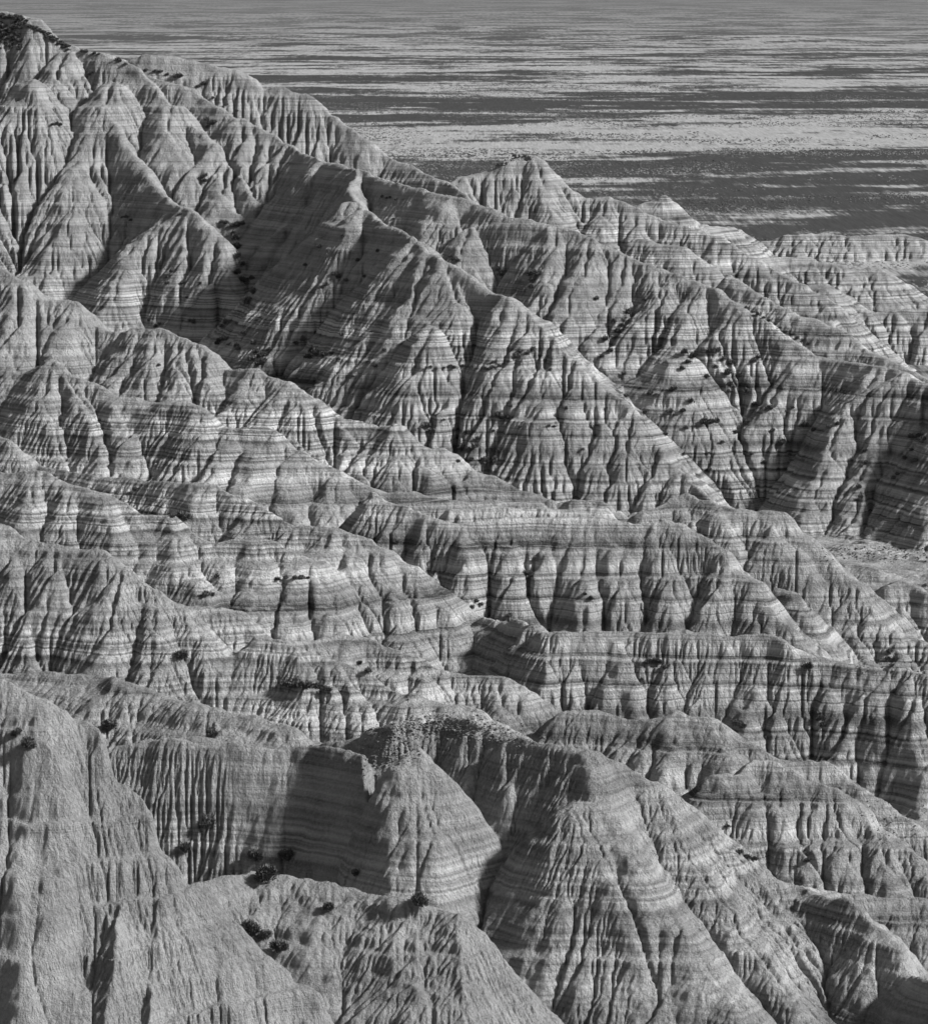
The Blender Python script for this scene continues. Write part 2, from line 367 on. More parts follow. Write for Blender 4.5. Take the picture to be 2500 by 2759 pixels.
# ------------------------------------------------------------------ terrain
PHI = R(11.0)
R0, R1 = 138.0, 1040.0
DPH = 0.0007                                   # coarse cell, radians
FINE = 2                                       # final refinement
nphi = int(2 * PHI / DPH) + 1
nr = int(math.log(R1 / R0) / DPH) + 1
phi = (-PHI + np.arange(nphi) * DPH)
rr = R0 * np.exp(np.arange(nr) * DPH)
X = (rr[:, None] * np.sin(phi)[None]).astype(np.float32)
Y = (rr[:, None] * np.cos(phi)[None]).astype(np.float32)
C = (rr * DPH).astype(np.float32)[:, None]
FLOOR_D = [130, 165, 200, 240, 290, 330, 400, 470, 560, 650, 1100]
FLOOR_Z = [20, 19, 16, 11, 6, 3.6, 2.6, 1.2, 0.5, -1.5, -2.5]
Rg = np.hypot(X, Y)
def build_base():
    wx = 0.55 * vnoise(X / 6.5, Y / 6.5, 11, 5) + 0.28 * vnoise(X / 2.6, Y / 2.6, 50, 9)
    wy = 0.55 * vnoise(X / 6.5, Y / 6.5, 71, 85) + 0.28 * vnoise(X / 2.6, Y / 2.6, 150, 39)
    XX, YY = X + wx, Y + wy
    fl = np.interp(Rg, FLOOR_D, FLOOR_Z).astype(np.float32)
    fl = fl + 0.5 * vnoise(X / 14, Y / 14, 3, 3)
    Z = fl - 2.0
    G = np.full(Z.shape, -1, np.int8)
    for a, b, k, g, rd in parse():
        L = math.hypot(b[0] - a[0], b[1] - a[1])
        if L < 1e-3: continue
        s = (b[2] - a[2]) / L
        kk = max(k, abs(s) * 1.18 + 0.02)
        zt = max(a[2], b[2])
        rad = min((zt + 3.0) / (kk * 0.8), 75.0) + 2
        x0, x1 = min(a[0], b[0]) - rad, max(a[0], b[0]) + rad
        y0, y1 = min(a[1], b[1]) - rad, max(a[1], b[1]) + rad
        y0 = max(y0, 40.0)
        pts = [(xx, yy) for xx in (x0, x1, 0 if x0 < 0 < x1 else x0) for yy in (y0, y1)]
        rads = [math.hypot(*q) for q in pts]; angs = [math.atan2(q[0], q[1]) for q in pts]
        i0 = max(0, int(math.log(max(y0 * 0.98, R0) / R0) / DPH)); i1 = min(nr, int(math.log(max(max(rads), R0) / R0) / DPH) + 2)
        j0 = max(0, int((min(angs) + PHI) / DPH)); j1 = min(nphi, int((max(angs) + PHI) / DPH) + 2)
        if i1 <= i0 or j1 <= j0: continue
        xs = XX[i0:i1, j0:j1]; ys = YY[i0:i1, j0:j1]
        dx, dy = (b[0] - a[0]) / L, (b[1] - a[1]) / L
        al = (xs - a[0]) * dx + (ys - a[1]) * dy
        d = np.abs((xs - a[0]) * dy - (ys - a[1]) * dx)
        tc = np.clip(al + d * (s / math.sqrt(kk * kk - s * s)), 0, L)
        dist = np.sqrt((al - tc) ** 2 + d * d)
        cx = a[0] + dx * tc; cy = a[1] + dy * tc
        sc_ = 0.6 if Rg[i0, j0] < 260 else 1.0
        # direction-dependent flank steepness: spurs and hollows
        fxn = cx / (5.0 * sc_) + 0.25 * (xs - cx) / (dist + 1); fyn = cy / (5.0 * sc_) + 0.25 * (ys - cy) / (dist + 1)
        mod = 1.0 + 0.07 * vnoise(fxn, fyn, 17, 31) + 0.05 * vnoise(fxn * 2.3, fyn * 2.3, 90, 14)
        rnd = rd * min(1.2, max(0.5, Rg[i0, j0] / 400.0))
        h = a[2] + s * tc - kk * mod * (np.sqrt(dist * dist + rnd * rnd) - rnd)
        z = Z[i0:i1, j0:j1]; m = h > z
        z[m] = h[m]; G[i0:i1, j0:j1][m] = g
    for P, k0, k1, g in FACES:          # broad faces under a stepped crest
        xs = XX; zc = np.interp(xs, P[:, 0], P[:, 2]); yc = np.interp(xs, P[:, 0], P[:, 1])
        gx = np.linspace(P[0, 0], P[-1, 0], 400); gz = np.interp(gx, P[:, 0], P[:, 2])
        kw = max(3, int(400 * 2.4 / (P[-1, 0] - P[0, 0]))); ker = np.hanning(kw * 2 + 1); ker /= ker.sum()
        gs = np.convolve(np.pad(gz, kw, mode='edge'), ker, 'valid')
        dy = yc - YY
        zc = zc + (np.interp(xs, gx, gs) - zc) * np.clip(dy / 5.0, 0, 1)
        mod = 1 + .06 * vnoise(XX / 3.1, YY / 4.0, 7, 77) + .05 * vnoise(XX / 1.3, YY / 2.0, 57, 17)
        h = np.where(dy > 0, zc - k0 * mod * (np.sqrt(dy * dy + .5) - .7), zc + k1 * dy)
        h = np.where((xs < P[0, 0]) | (xs > P[-1, 0]), -99, h)
        m = h > Z; Z[m] = h[m]; G[m] = g
    # soft foot into the valley floors
    w = 1.6
    t = np.clip(0.5 + 0.5 * (Z - fl) / w, 0, 1)
    Z = fl + (Z - fl) * t + w * t * (1 - t) * 0.5
    return Z.astype(np.float32), G
# rock beds: hardness and tone come from one table of bed thicknesses
def beds(z):
    return (0.55 * vnoise(z * 0.55, z * 0 + .5, 0, 3) + 0.45 * vnoise(z * 1.7, z * 0 + .5, 31, 8) + 0.3 * vnoise(z * 4.3, z * 0 + .5, 77, 15))

NB = [(-1, -1, 1.4142), (-1, 0, 1), (-1, 1, 1.4142), (0, -1, 1), (0, 1, 1), (1, -1, 1.4142), (1, 0, 1), (1, 1, 1.4142)]
def erode(Z, c, iters, K, kd, levels, seed, mexp):
    r_ = np.random.RandomState(seed)
    H, W = Z.shape
    N = H * W
    idx = np.arange(N, dtype=np.int32).reshape(H, W)
    area0 = np.broadcast_to(c * c, Z.shape).astype(np.float64).ravel()
    rads = np.cumsum(c[:, 0]); ph_ = np.arange(W, dtype=np.float32)[None] * c / DPH * (H / nr)
    yy_ = (c / c[0, 0] * R0)
    KM = np.clip(.75 + 1.1 * vnoise(ph_ * DPH / 7.0, yy_ / 9.0, 3, 5) + .5 * vnoise(ph_ * DPH / 2.3, yy_ / 3.0, 33, 15), .12, 2.0)
    if seed == 1: KM = KM * np.clip((yy_ - 120) / 130, .35, 1)
    for it in range(iters):
        P = np.pad(Z, 1, mode='constant', constant_values=1e6)
        best = np.zeros(Z.shape, np.float32); off = np.zeros(Z.shape, np.int32)
        dzb = np.zeros(Z.shape, np.float32)
        for di, dj, ln in NB:
            dz = Z - P[1 + di:1 + di + H, 1 + dj:1 + dj + W]
            s = dz * (1.0 / ln) * (0.7 + 0.6 * r_.rand(H, W).astype(np.float32))
            m = s > best
            best[m] = s[m]; off[m] = di * W + dj; dzb[m] = dz[m]
        rec = (idx + off).ravel()
        rec[(best <= 0).ravel()] = N
        A = np.append(area0, 0.0)
        Pn = np.append(rec, N).astype(np.int64)
        for l in range(levels):
            A = A + np.bincount(Pn, weights=A, minlength=N + 1)
            A[N] = 0
            Pn = Pn[Pn]
        A = A[:N].reshape(H, W).astype(np.float32)
        S = best / c
        hard = 1.0 + 0.5 * beds(Z)
        E = K * KM * np.clip(hard, 0.4, 1.7) * np.power(np.minimum(A, 400.0), mexp) * S
        E = np.minimum(E, 0.35 * dzb)
        Z = Z - E
        P = np.pad(Z, 1, mode='edge')
        lap = (P[:-2, 1:-1] + P[2:, 1:-1] + P[1:-1, :-2] + P[1:-1, 2:]) * 0.25 - Z
        Z = Z + lap * np.minimum(kd / (c * c), 0.5)
    return Z

Z, G = build_base()
print('base', time.time() - T0)
Z = Z + 0.26 * vnoise(X / 3.7, Y / 3.7, 95, 25) + 0.18 * vnoise(X / 1.3, Y / 1.3, 5, 5) + 0.06 * vnoise(X / .5, Y / .5, 25, 45)
Z = erode(Z, C, 36, 0.0062, 0.0012, 9, 1, .60)
print('erode1', time.time() - T0)

def refine(Zc, f):
    H, W = Zc.shape
    def up(a, axis):
        n = a.shape[axis]
        t = np.arange((n - 1) * f + 1) / f
        i = np.minimum(t.astype(int), n - 2); w = (t - i).astype(np.float32)
        A0 = np.take(a, i, axis); A1 = np.take(a, i + 1, axis)
        sh = [1, 1]; sh[axis] = -1
        w = w.reshape(sh)
        return A0 * (1 - w) + A1 * w
    return up(up(Zc, 0), 1)
if FINE > 1:
    Z = refine(Z, FINE)
    H, W = Z.shape
    G = np.repeat(np.repeat(G, FINE, 0), FINE, 1)[:H, :W]
    dp = DPH / FINE
    phi = -PHI + np.arange(W) * dp
    rr = R0 * np.exp(np.arange(H) * dp)
    X = (rr[:, None] * np.sin(phi)[None]).astype(np.float32)
    Y = (rr[:, None] * np.cos(phi)[None]).astype(np.float32)
    C = (rr * dp).astype(np.float32)[:, None]
    Z = Z + 0.09 * vnoise(X / .55, Y / .55, 5, 65) + 0.04 * vnoise(X / .2, Y / .2, 125, 45)
    near = np.clip((225 - rr) / 55, 0, 1).astype(np.float32)[:, None]
    Z = Z + near * (.16 * vnoise(X / 1.7, Y / 1.7, 8, 23) + .10 * vnoise(X / .7, Y / .7, 58, 23))
    Z = Z - near * .10 * np.abs(vnoise(X / .42, Y / .42, 18, 93))
    Z = erode(Z, C, 13, 0.030, 0.0003, 7, 2, .40)
    zz = Z + 0.35 * vnoise(X / 9, Y / 9, 41, 13)
    Z = Z + (0.33 + .10 * near) * vnoise(zz * 1.05, zz * 0 + .5, 9, 66) + 0.09 * vnoise(zz * 3.6, zz * 0 + .5, 19, 99)
    blf = np.clip((181 - rr) / 6, 0, 1).astype(np.float32)[:, None]       # hard ledges on the nearest bluff
    zw = Z + .5 * vnoise(X / 5, Y / 5, 61, 2) + .15 * vnoise(X / 1.1, Y / 1.1, 6, 72)
    for z0, w_ in ((37.4, .55), (35.6, .3), (32.6, .6), (40.6, .4), (29.8, .4)):
        q_ = (zw - z0) / w_
        Z = Z - blf * .95 * w_ * q_ * np.exp(-q_ * q_) * np.clip(.75 + .9 * vnoise(X / 4, Y / 4, z0 * 7, 1), 0, 1.15)
    print('erode2', time.time() - T0)
H, W = Z.shape

# ------------------------------------------------------------------ materials
def new_mat(name):
    m = bpy.data.materials.new(name); m.use_nodes = True
    nt = m.node_tree; nt.nodes.clear()
    out = nt.nodes.new('ShaderNodeOutputMaterial')
    bs = nt.nodes.new('ShaderNodeBsdfPrincipled')
    bs.inputs['Roughness'].default_value = 1.0
    bs.inputs['Specular IOR Level'].default_value = 0.075
    nt.links.new(bs.outputs[0], out.inputs['Surface'])
    return m, nt, bs
class N:
    """small helper to write node graphs as expressions"""
    def __init__(s, nt): s.nt = nt
    def node(s, t, **kw):
        n = s.nt.nodes.new(t)
        for k, v in kw.items(): setattr(n, k, v)
        return n
    def put(s, sock, v):
        if hasattr(v, 'is_linked') or hasattr(v, 'links'): s.nt.links.new(v, sock)
        else: sock.default_value = v
    def math(s, op, a, b=None, clamp=False):
        n = s.node('ShaderNodeMath', operation=op, use_clamp=clamp)
        s.put(n.inputs[0], a)
        if b is not None: s.put(n.inputs[1], b)
        return n.outputs[0]
    def noise(s, vec, scale, detail=4, rough=.55, dims='3D', w=None):
        n = s.node('ShaderNodeTexNoise', noise_dimensions=dims)
        if dims == '1D': s.put(n.inputs['W'], w)
        else: s.put(n.inputs['Vector'], vec)
        n.inputs['Scale'].default_value = scale; n.inputs['Detail'].default_value = detail; n.inputs['Roughness'].default_value = rough
        return n.outputs['Fac']
    def mapr(s, v, a, b, c, d, smooth=False):
        n = s.node('ShaderNodeMapRange', interpolation_type='SMOOTHSTEP' if smooth else 'LINEAR')
        s.put(n.inputs[0], v)
        for i, q in enumerate((a, b, c, d)): n.inputs[1 + i].default_value = q
        return n.outputs[0]
    def mix(s, f, a, b):
        n = s.node('ShaderNodeMix', data_type='FLOAT'); s.put(n.inputs[0], f); s.put(n.inputs[2], a); s.put(n.inputs[3], b)
        return n.outputs[0]
    def vscale(s, v, x, y, z):
        n = s.node('ShaderNodeVectorMath', operation='MULTIPLY'); s.put(n.inputs[0], v); n.inputs[1].default_value = (x, y, z)
        return n.outputs[0]
    def grey(s, v):
        n = s.node('ShaderNodeCombineColor'); [s.put(n.inputs[i], v) for i in range(3)]
        return n.outputs[0]

def clay_material():
    m, nt, bs = new_mat('banded_clay')
    n = N(nt)
    geo = n.node('ShaderNodeNewGeometry')
    pos = geo.outputs['Position']
    sep = n.node('ShaderNodeSeparateXYZ'); n.put(sep.inputs[0], pos)
    sn = n.node('ShaderNodeSeparateXYZ'); n.put(sn.inputs[0], geo.outputs['Normal'])
    wob = n.noise(n.vscale(pos, .05, .05, .05), 1.0, 3)
    wob2 = n.noise(pos, 1.1, 3)
    z = n.math('ADD', sep.outputs[2], n.math('ADD', n.math('MULTIPLY', wob, .9), n.math('MULTIPLY', wob2, .10)))
    broad = n.noise(None, .30, 1, .5, '1D', z)
    mid = n.noise(None, .95, 2, .6, '1D', n.math('ADD', z, 40))
    fine = n.noise(None, 3.4, 2, .6, '1D', n.math('ADD', z, 90))
    hair = n.noise(None, 9.0, 2, .6, '1D', n.math('ADD', z, 190))
    zone = n.mapr(broad, .42, .58, .25, 1.2, True)
    t = n.math('ADD', n.mapr(broad, .36, .62, -.045, .05), n.mapr(mid, .40, .60, -.075, .075, True))
    t = n.math('ADD', t, n.math('MULTIPLY', zone, n.mapr(fine, .35, .65, -.07, .07, True)))
    t = n.math('ADD', t, n.math('MULTIPLY', zone, n.mapr(hair, .3, .7, -.03, .03)))
    crisp = n.noise(None, 2.3, 2, .7, '1D', n.math('ADD', z, 333))
    t = n.math('ADD', t, n.mapr(crisp, .575, .61, 0, .075, True))
    t = n.math('ADD', t, n.mapr(crisp, .385, .42, -.065, 0, True))
    # named beds: pale ash and dark clay of uneven thickness
    for zc, half, amp_ in ((20.6, .42, .12), (16.1, .22, .10), (12.4, .16, .09), (27.3, .30, .07), (7.2, .25, .09), (24.4, .18, .08), (14.2, .55, -.08), (9.7, .45, -.09), (22.7, .6, -.07), (18.0, .35, -.07), (30.2, .5, -.05), (4.6, .5, -.08)):
        d_ = n.math('ABSOLUTE', n.math('SUBTRACT', z, zc))
        t = n.math('ADD', t, n.mapr(d_, half * .75, half * 1.2, amp_, 0, True))
    # beds show on steep faces, slope-wash covers the flatter ground
    steep = n.mapr(sn.outputs[2], .97, .80, .25, 1.0, True)
    t = n.math('MULTIPLY', t, steep)
    amp = n.math('MULTIPLY', n.mapr(z, 25, 33, 1.0, .42, True), n.mapr(n.noise(pos, .06, 2), .35, .65, .6, 1.2))
    t = n.math('MULTIPLY', t, amp)
    t = n.math('MULTIPLY', t, n.mapr(sep.outputs[1], 170, 300, .38, 1.0))
    patch = n.noise(pos, .22, 5, .6)
    t = n.math('ADD', t, n.mapr(patch, .35, .65, -.055, .055))
    speck = n.noise(pos, 5.5, 6, .75)
    t = n.math('ADD', t, n.mapr(speck, .25, .75, -.09, .09))
    base = n.math('ADD', t, .27)
    base = n.math('MAXIMUM', base, .06)
    nt.links.new(n.grey(base), bs.inputs['Base Color'])
    # weathered crust: lumps and small runnels
    b1 = n.noise(n.vscale(pos, 1, 1, .22), 3.2, 6, .68)
    b2 = n.node('ShaderNodeTexVoronoi'); n.put(b2.inputs['Vector'], n.vscale(pos, 1, 1, .5)); b2.inputs['Scale'].default_value = 6.0
    hgt = n.math('ADD', n.math('MULTIPLY', b1, .50), n.math('MULTIPLY', b2.outputs['Distance'], .05))
    b3 = n.noise(n.vscale(pos, 1, 1, .5), 9.5, 5, .7)
    hgt = n.math('ADD', hgt, n.math('MULTIPLY', b3, .12))
    hgt = n.math('ADD', hgt, n.math('MULTIPLY', n.math('ADD', fine, hair), .05))
    bp = n.node('ShaderNodeBump'); bp.inputs['Strength'].default_value = 1.0; bp.inputs['Distance'].default_value = 1.0
    n.put(bp.inputs['Height'], hgt)
    nt.links.new(bp.outputs[0], bs.inputs['Normal'])
    return m

def plain_material():
    m, nt, bs = new_mat('prairie_ground')
    n = N(nt)
    geo = n.node('ShaderNodeNewGeometry'); pos = geo.outputs['Position']
    sep = n.node('ShaderNodeSeparateXYZ'); n.put(sep.inputs[0], pos)
    # two covers, pale cured grass and dark green sward, in feathered patches; distance bands include painted cloud shadow
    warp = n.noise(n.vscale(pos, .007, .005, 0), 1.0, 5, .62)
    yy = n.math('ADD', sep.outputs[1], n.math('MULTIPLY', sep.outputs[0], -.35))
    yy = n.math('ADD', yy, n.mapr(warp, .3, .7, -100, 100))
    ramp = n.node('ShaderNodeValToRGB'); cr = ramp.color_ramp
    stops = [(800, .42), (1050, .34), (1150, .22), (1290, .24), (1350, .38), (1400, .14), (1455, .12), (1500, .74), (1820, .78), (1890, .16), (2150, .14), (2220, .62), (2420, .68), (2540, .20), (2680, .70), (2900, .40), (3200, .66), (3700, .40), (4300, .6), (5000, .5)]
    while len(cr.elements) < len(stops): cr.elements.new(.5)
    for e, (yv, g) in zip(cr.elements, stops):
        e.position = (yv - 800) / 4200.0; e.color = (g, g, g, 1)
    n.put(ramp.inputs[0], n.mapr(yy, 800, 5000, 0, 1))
    med = n.noise(n.vscale(pos, .017, .024, 0), 1.0, 4, .62)
    far = n.noise(n.vscale(pos, .0052, .0080, 0), 1.0, 3, .6)
    grain = n.noise(n.vscale(pos, 1.1, .045, 0), 1.0, 3, .7)
    coarse = n.noise(n.vscale(pos, .22, .022, 0), 1.0, 3, .65)
    mk = n.math('ADD', n.math('MULTIPLY', med, .58), n.math('MULTIPLY', far, .42))
    mk = n.math('ADD', mk, n.mapr(grain, .2, .8, -.035, .035))
    mk = n.math('ADD', mk, n.mapr(coarse, .2, .8, -.045, .045))
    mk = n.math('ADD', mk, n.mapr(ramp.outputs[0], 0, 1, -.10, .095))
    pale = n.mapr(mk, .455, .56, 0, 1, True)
    fade = n.mapr(sep.outputs[1], 2600, 5200, 0, 1, True)  # far tones converge: haze painted into the colour, with sparser pale grass
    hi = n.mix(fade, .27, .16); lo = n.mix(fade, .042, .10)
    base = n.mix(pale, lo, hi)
    base = n.math('MULTIPLY', base, n.mapr(grain, .25, .75, .72, 1.28))
    base = n.math('MULTIPLY', base, n.mapr(coarse, .25, .75, .85, 1.15))
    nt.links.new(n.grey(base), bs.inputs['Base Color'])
    return m
M_CLAY = clay_material(); M_PLAIN = plain_material()

# ------------------------------------------------------------------ terrain meshes, one per hill
def grid_mesh(name, co, quads, mat):
    me = bpy.data.meshes.new(name)
    me.vertices.add(len(co)); me.vertices.foreach_set('co', co.astype(np.float32).ravel())
    nq = len(quads)
    me.loops.add(nq * 4); me.loops.foreach_set('vertex_index', quads.astype(np.int32).ravel())
    me.polygons.add(nq)
    me.polygons.foreach_set('loop_start', (np.arange(nq) * 4).astype(np.int32))
    me.polygons.foreach_set('use_smooth', np.ones(nq, bool))
    me.update(calc_edges=False)
    me.materials.append(mat)
    o = bpy.data.objects.new(name, me); sc.collection.objects.link(o)
    return o
NAMES = {'hill': 'main_hill', 'spur': 'hill_spur', 'ridge': 'long_ridge', 'lowbutte': 'low_knobs', 'lowknob': 'low_knobs', 'pin': 'pinnacle_row', 'nearlow': 'gullied_slope', 'domelow': 'domed_hills', 'butte': 'far_butte', 'mound': 'outlying_mounds', 'banded': 'banded_ridge', 'plateau': 'plateau_ridge', 'middle': 'middle_ridge',
         'nearleft': 'gullied_slope', 'fluted': 'fluted_ridge', 'dome': 'domed_hills', 'front': 'front_ridge', 'cliff': 'front_ridge', 'bench': 'domed_hills', 'cone': 'front_ridge', 'knoll': 'knoll', 'bluff': 'bluff'}
idx = np.arange(H * W, dtype=np.int32).reshape(H, W)
quads = np.stack([idx[:-1, :-1], idx[:-1, 1:], idx[1:, 1:], idx[1:, :-1]], -1).reshape(-1, 4)
keep = (np.maximum.reduce([Z[:-1, :-1], Z[:-1, 1:], Z[1:, 1:], Z[1:, :-1]]) > -0.6).ravel()
gq = G[:-1, :-1].ravel()
co = np.stack([X, Y, Z], -1).reshape(-1, 3)
uniq = sorted(set(NAMES.values())) + ['valley_floor']
gname = np.array([uniq.index(NAMES[g]) for g in GROUPS] + [uniq.index('valley_floor')])
gid = gname[gq]                                 # -1 wraps to the last entry: valley floor
for k, nm in enumerate(uniq):
    sel = quads[keep & (gid == k)]
    if not len(sel): continue
    used = np.zeros(H * W, bool); used[sel.ravel()] = True
    remap = np.cumsum(used, dtype=np.int32) - 1
    o = grid_mesh(nm, co[used], remap[sel], M_CLAY)
    o['kind'] = 'structure'
print('mesh', time.time() - T0, H, W)

# ------------------------------------------------------------------ the plain out to the horizon
ys = np.concatenate([np.linspace(60, 1200, 60), np.geomspace(1215, 45000, 420)])
ts = np.concatenate([np.linspace(-1, -.2, 12)[:-1], np.linspace(-.2, .2, 260), np.linspace(.2, 1, 12)[1:]])
PX = ys[:, None] * 0.0 + ts[None] * (ys[:, None] * .9 + 300); PY = ys[:, None] + 0 * ts[None]
PZ = np.zeros_like(PX)
# low swells far out on the plain: (u, v, half width, half depth in metres, height)
for u, v, sx, sy, hh in [(135, 18, 300, 500, 9), (320, 36, 420, 300, 6), (430, 70, 160, 120, 3), (840, 57, 170, 160, 5), (1180, 74, 220, 100, 2.5), (1525, 80, 110, 130, 5), (640, 88, 150, 90, 2), (1400, 30, 500, 500, 7), (1100, 20, 500, 500, 6)]:
    d = ray(u, v); c0 = d * (CAM_H / -d[2])
    PZ += hh * np.exp(-((PX - c0[0]) / sx) ** 2 - ((PY - c0[1]) / sy) ** 2)
PI_ = np.arange(PX.size).reshape(PX.shape)
pq = np.stack([PI_[:-1, :-1], PI_[:-1, 1:], PI_[1:, 1:], PI_[1:, :-1]], -1).reshape(-1, 4)
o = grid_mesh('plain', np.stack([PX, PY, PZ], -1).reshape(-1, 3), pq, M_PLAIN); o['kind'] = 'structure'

# ------------------------------------------------------------------ where a sight line meets the ground
LZ = Z
def ground(u, v):
    d = ray(u, v)
    az = math.atan2(d[0], d[1]); j = int(round((az + PHI) / dp))
    if not 0 <= j < W: return None
    el = (LZ[:, j] - CAM_H) / rr
    e = d[2] / math.hypot(d[0], d[1])
    hit = np.nonzero(el >= e)[0]
    if not len(hit): return None
    i = hit[0]
    return np.array([X[i, j], Y[i, j], LZ[i, j]]), rr[i]

# ------------------------------------------------------------------ shrubs
def leaf_material():
    m, nt, bs = new_mat('sage_leaves'); n = N(nt)
    geo = n.node('ShaderNodeNewGeometry')
    oi = n.node('ShaderNodeObjectInfo')
    f = n.noise(geo.outputs['Position'], 3.0, 2)
    b = n.math('MULTIPLY', n.mapr(f, .3, .7, .06, .15), n.mapr(oi.outputs['Random'], 0, 1, .75, 1.3))
    nt.links.new(n.grey(b), bs.inputs['Base Color'])
    return m
def wood_material():
    m, nt, bs = new_mat('dry_wood'); n = N(nt)
    geo = n.node('ShaderNodeNewGeometry')
    nt.links.new(n.grey(n.mapr(n.noise(geo.outputs['Position'], 9, 3), .3, .7, .06, .15)), bs.inputs['Base Color'])
    return m
def grass_material():
    m, nt, bs = new_mat('dry_grass'); n = N(nt)
    geo = n.node('ShaderNodeNewGeometry')
    nt.links.new(n.grey(n.mapr(n.noise(geo.outputs['Position'], .02, 4, .7),  .4, .6, .05, .15)), bs.inputs['Base Color'])
    return m
M_LEAF, M_WOOD, M_GRASS = leaf_material(), wood_material(), grass_material()
def mesh_from(name, verts, faces, mat, smooth=False):
    me = bpy.data.meshes.new(name); me.from_pydata([tuple(map(float, p)) for p in verts], [], faces); me.update()
    me.materials.append(mat)
    return me
def foliage_mesh(seed, nl, leaf):
    """a metre-wide low bush: lobed cloud of leaf blades"""
    r = random.Random(seed); V, F = [], []
    lobes = [(r.uniform(-.28, .28), r.uniform(-.28, .28), r.uniform(.16, .42), r.uniform(.16, .30)) for _ in range(8)] + [(0, 0, .3, .3)]
    for _ in range(nl):
        lx, ly, lz, lr = r.choice(lobes)
        t = r.uniform(0, 6.283); ph = math.acos(r.uniform(-.75, 1)); q = lr * r.uniform(.35, 1.12)
        dx, dy, dz = math.sin(ph) * math.cos(t), math.sin(ph) * math.sin(t), math.cos(ph)
        c = Vector((lx + q * dx, ly + q * dy, max(.02, lz + q * dz)))
        up = (Vector((dx, dy, dz + .9)).normalized() + Vector((r.uniform(-.5, .5), r.uniform(-.5, .5), r.uniform(-.3, .3)))).normalized()
        side = up.cross(Vector((r.uniform(-1, 1), r.uniform(-1, 1), r.uniform(-1, 1)))).normalized()
        L = leaf * r.uniform(.7, 1.5); w = L * r.uniform(.22, .4); k = len(V)
        V += [c - side * w, c + side * w, c + up * L + side * w * .3, c + up * L - side * w * .3]
        F.append((k, k + 1, k + 2, k + 3))
    return mesh_from('foliage', V, F, M_LEAF)
def stem_mesh(seed):
    r = random.Random(seed); V, F = [], []
    for s in range(6):
        a = s * 1.05 + r.uniform(-.3, .3); p0 = Vector((.03 * math.cos(a), .03 * math.sin(a), -.12)); p1 = Vector((.22 * math.cos(a), .22 * math.sin(a), r.uniform(.25, .42)))
        k = len(V); ax = (p1 - p0).normalized(); s1 = ax.orthogonal().normalized(); s2 = ax.cross(s1)
        for p, w in ((p0, .028), (p0.lerp(p1, .5) + Vector((0, 0, .03)), .018), (p1, .007)):
            for q in range(5): V.append(p + (s1 * math.cos(q * 1.2566) + s2 * math.sin(q * 1.2566)) * w)
        for l in range(2):
            for q in range(5): F.append((k + l * 5 + q, k + l * 5 + (q + 1) % 5, k + l * 5 + 5 + (q + 1) % 5, k + l * 5 + 5 + q))
    return mesh_from('stem', V, F, M_WOOD)
NEAR_FOL = [foliage_mesh(40 + i, 2200, .085) for i in range(3)]
STEM = [stem_mesh(60 + i) for i in range(2)]
FAR_FOL = [foliage_mesh(80 + i, 340, .15) for i in range(6)]
rnd = random.Random(5)
def near_shrub(u, v, w, label, group=None, flat=1.05):
    g = ground(u, v + w * .22)
    if g is None: return
    p, dist = g
    size = 1.02 * w * dist / FOC
    o = bpy.data.objects.new('shrub', None); sc.collection.objects.link(o)
    o.empty_display_size = .2
    o.location = p; o.scale = (size, size, size * flat); o.rotation_euler = (0, 0, rnd.uniform(0, 6.28))
    o['label'] = label; o['category'] = 'shrub'
    if group: o['group'] = group
    f = bpy.data.objects.new('foliage', rnd.choice(NEAR_FOL)); sc.collection.objects.link(f); f.parent = o
    s = bpy.data.objects.new('stem', rnd.choice(STEM)); sc.collection.objects.link(s); s.parent = o
def scrub_mass(name, pts):
    V, F = [], []
    for u, v, w in pts:
        g = ground(u, v + 3)
        if g is None: continue
        p, dist = g
        s = w * dist / FOC
        me = rnd.choice(FAR_FOL); k = len(V); a = rnd.uniform(0, 6.28); ca, sa = math.cos(a) * s, math.sin(a) * s
        V += [(p[0] + q.co.x * ca - q.co.y * sa, p[1] + q.co.x * sa + q.co.y * ca, p[2] + (q.co.z - .12) * s * .8) for q in me.vertices]
        F += [tuple(k + i for i in f.vertices) for f in me.polygons]
    o = bpy.data.objects.new(name, mesh_from(name, V, F, M_LEAF)); sc.collection.objects.link(o); o['kind'] = 'stuff'
def far_shrubs(pts, label, group, size=(1.3, 2.2)):
    for q in pts:
        u, v = q[0], q[1]
        g = ground(u + rnd.uniform(-1, 1), v + 4)
        if g is None: continue
        p, dist = g
        s = .88 * q[2] * dist / FOC if len(q) > 2 else rnd.uniform(*size)
        o = bpy.data.objects.new('shrub', rnd.choice(FAR_FOL)); sc.collection.objects.link(o)
        o.location = p - np.array([0, 0, .12 * s]); o.scale = (s * rnd.uniform(.9, 1.3), s, s * rnd.uniform(1.0, 1.45)); o.rotation_euler = (0, 0, rnd.uniform(0, 6.28))
        o['label'] = label; o['category'] = 'shrub'; o['group'] = group
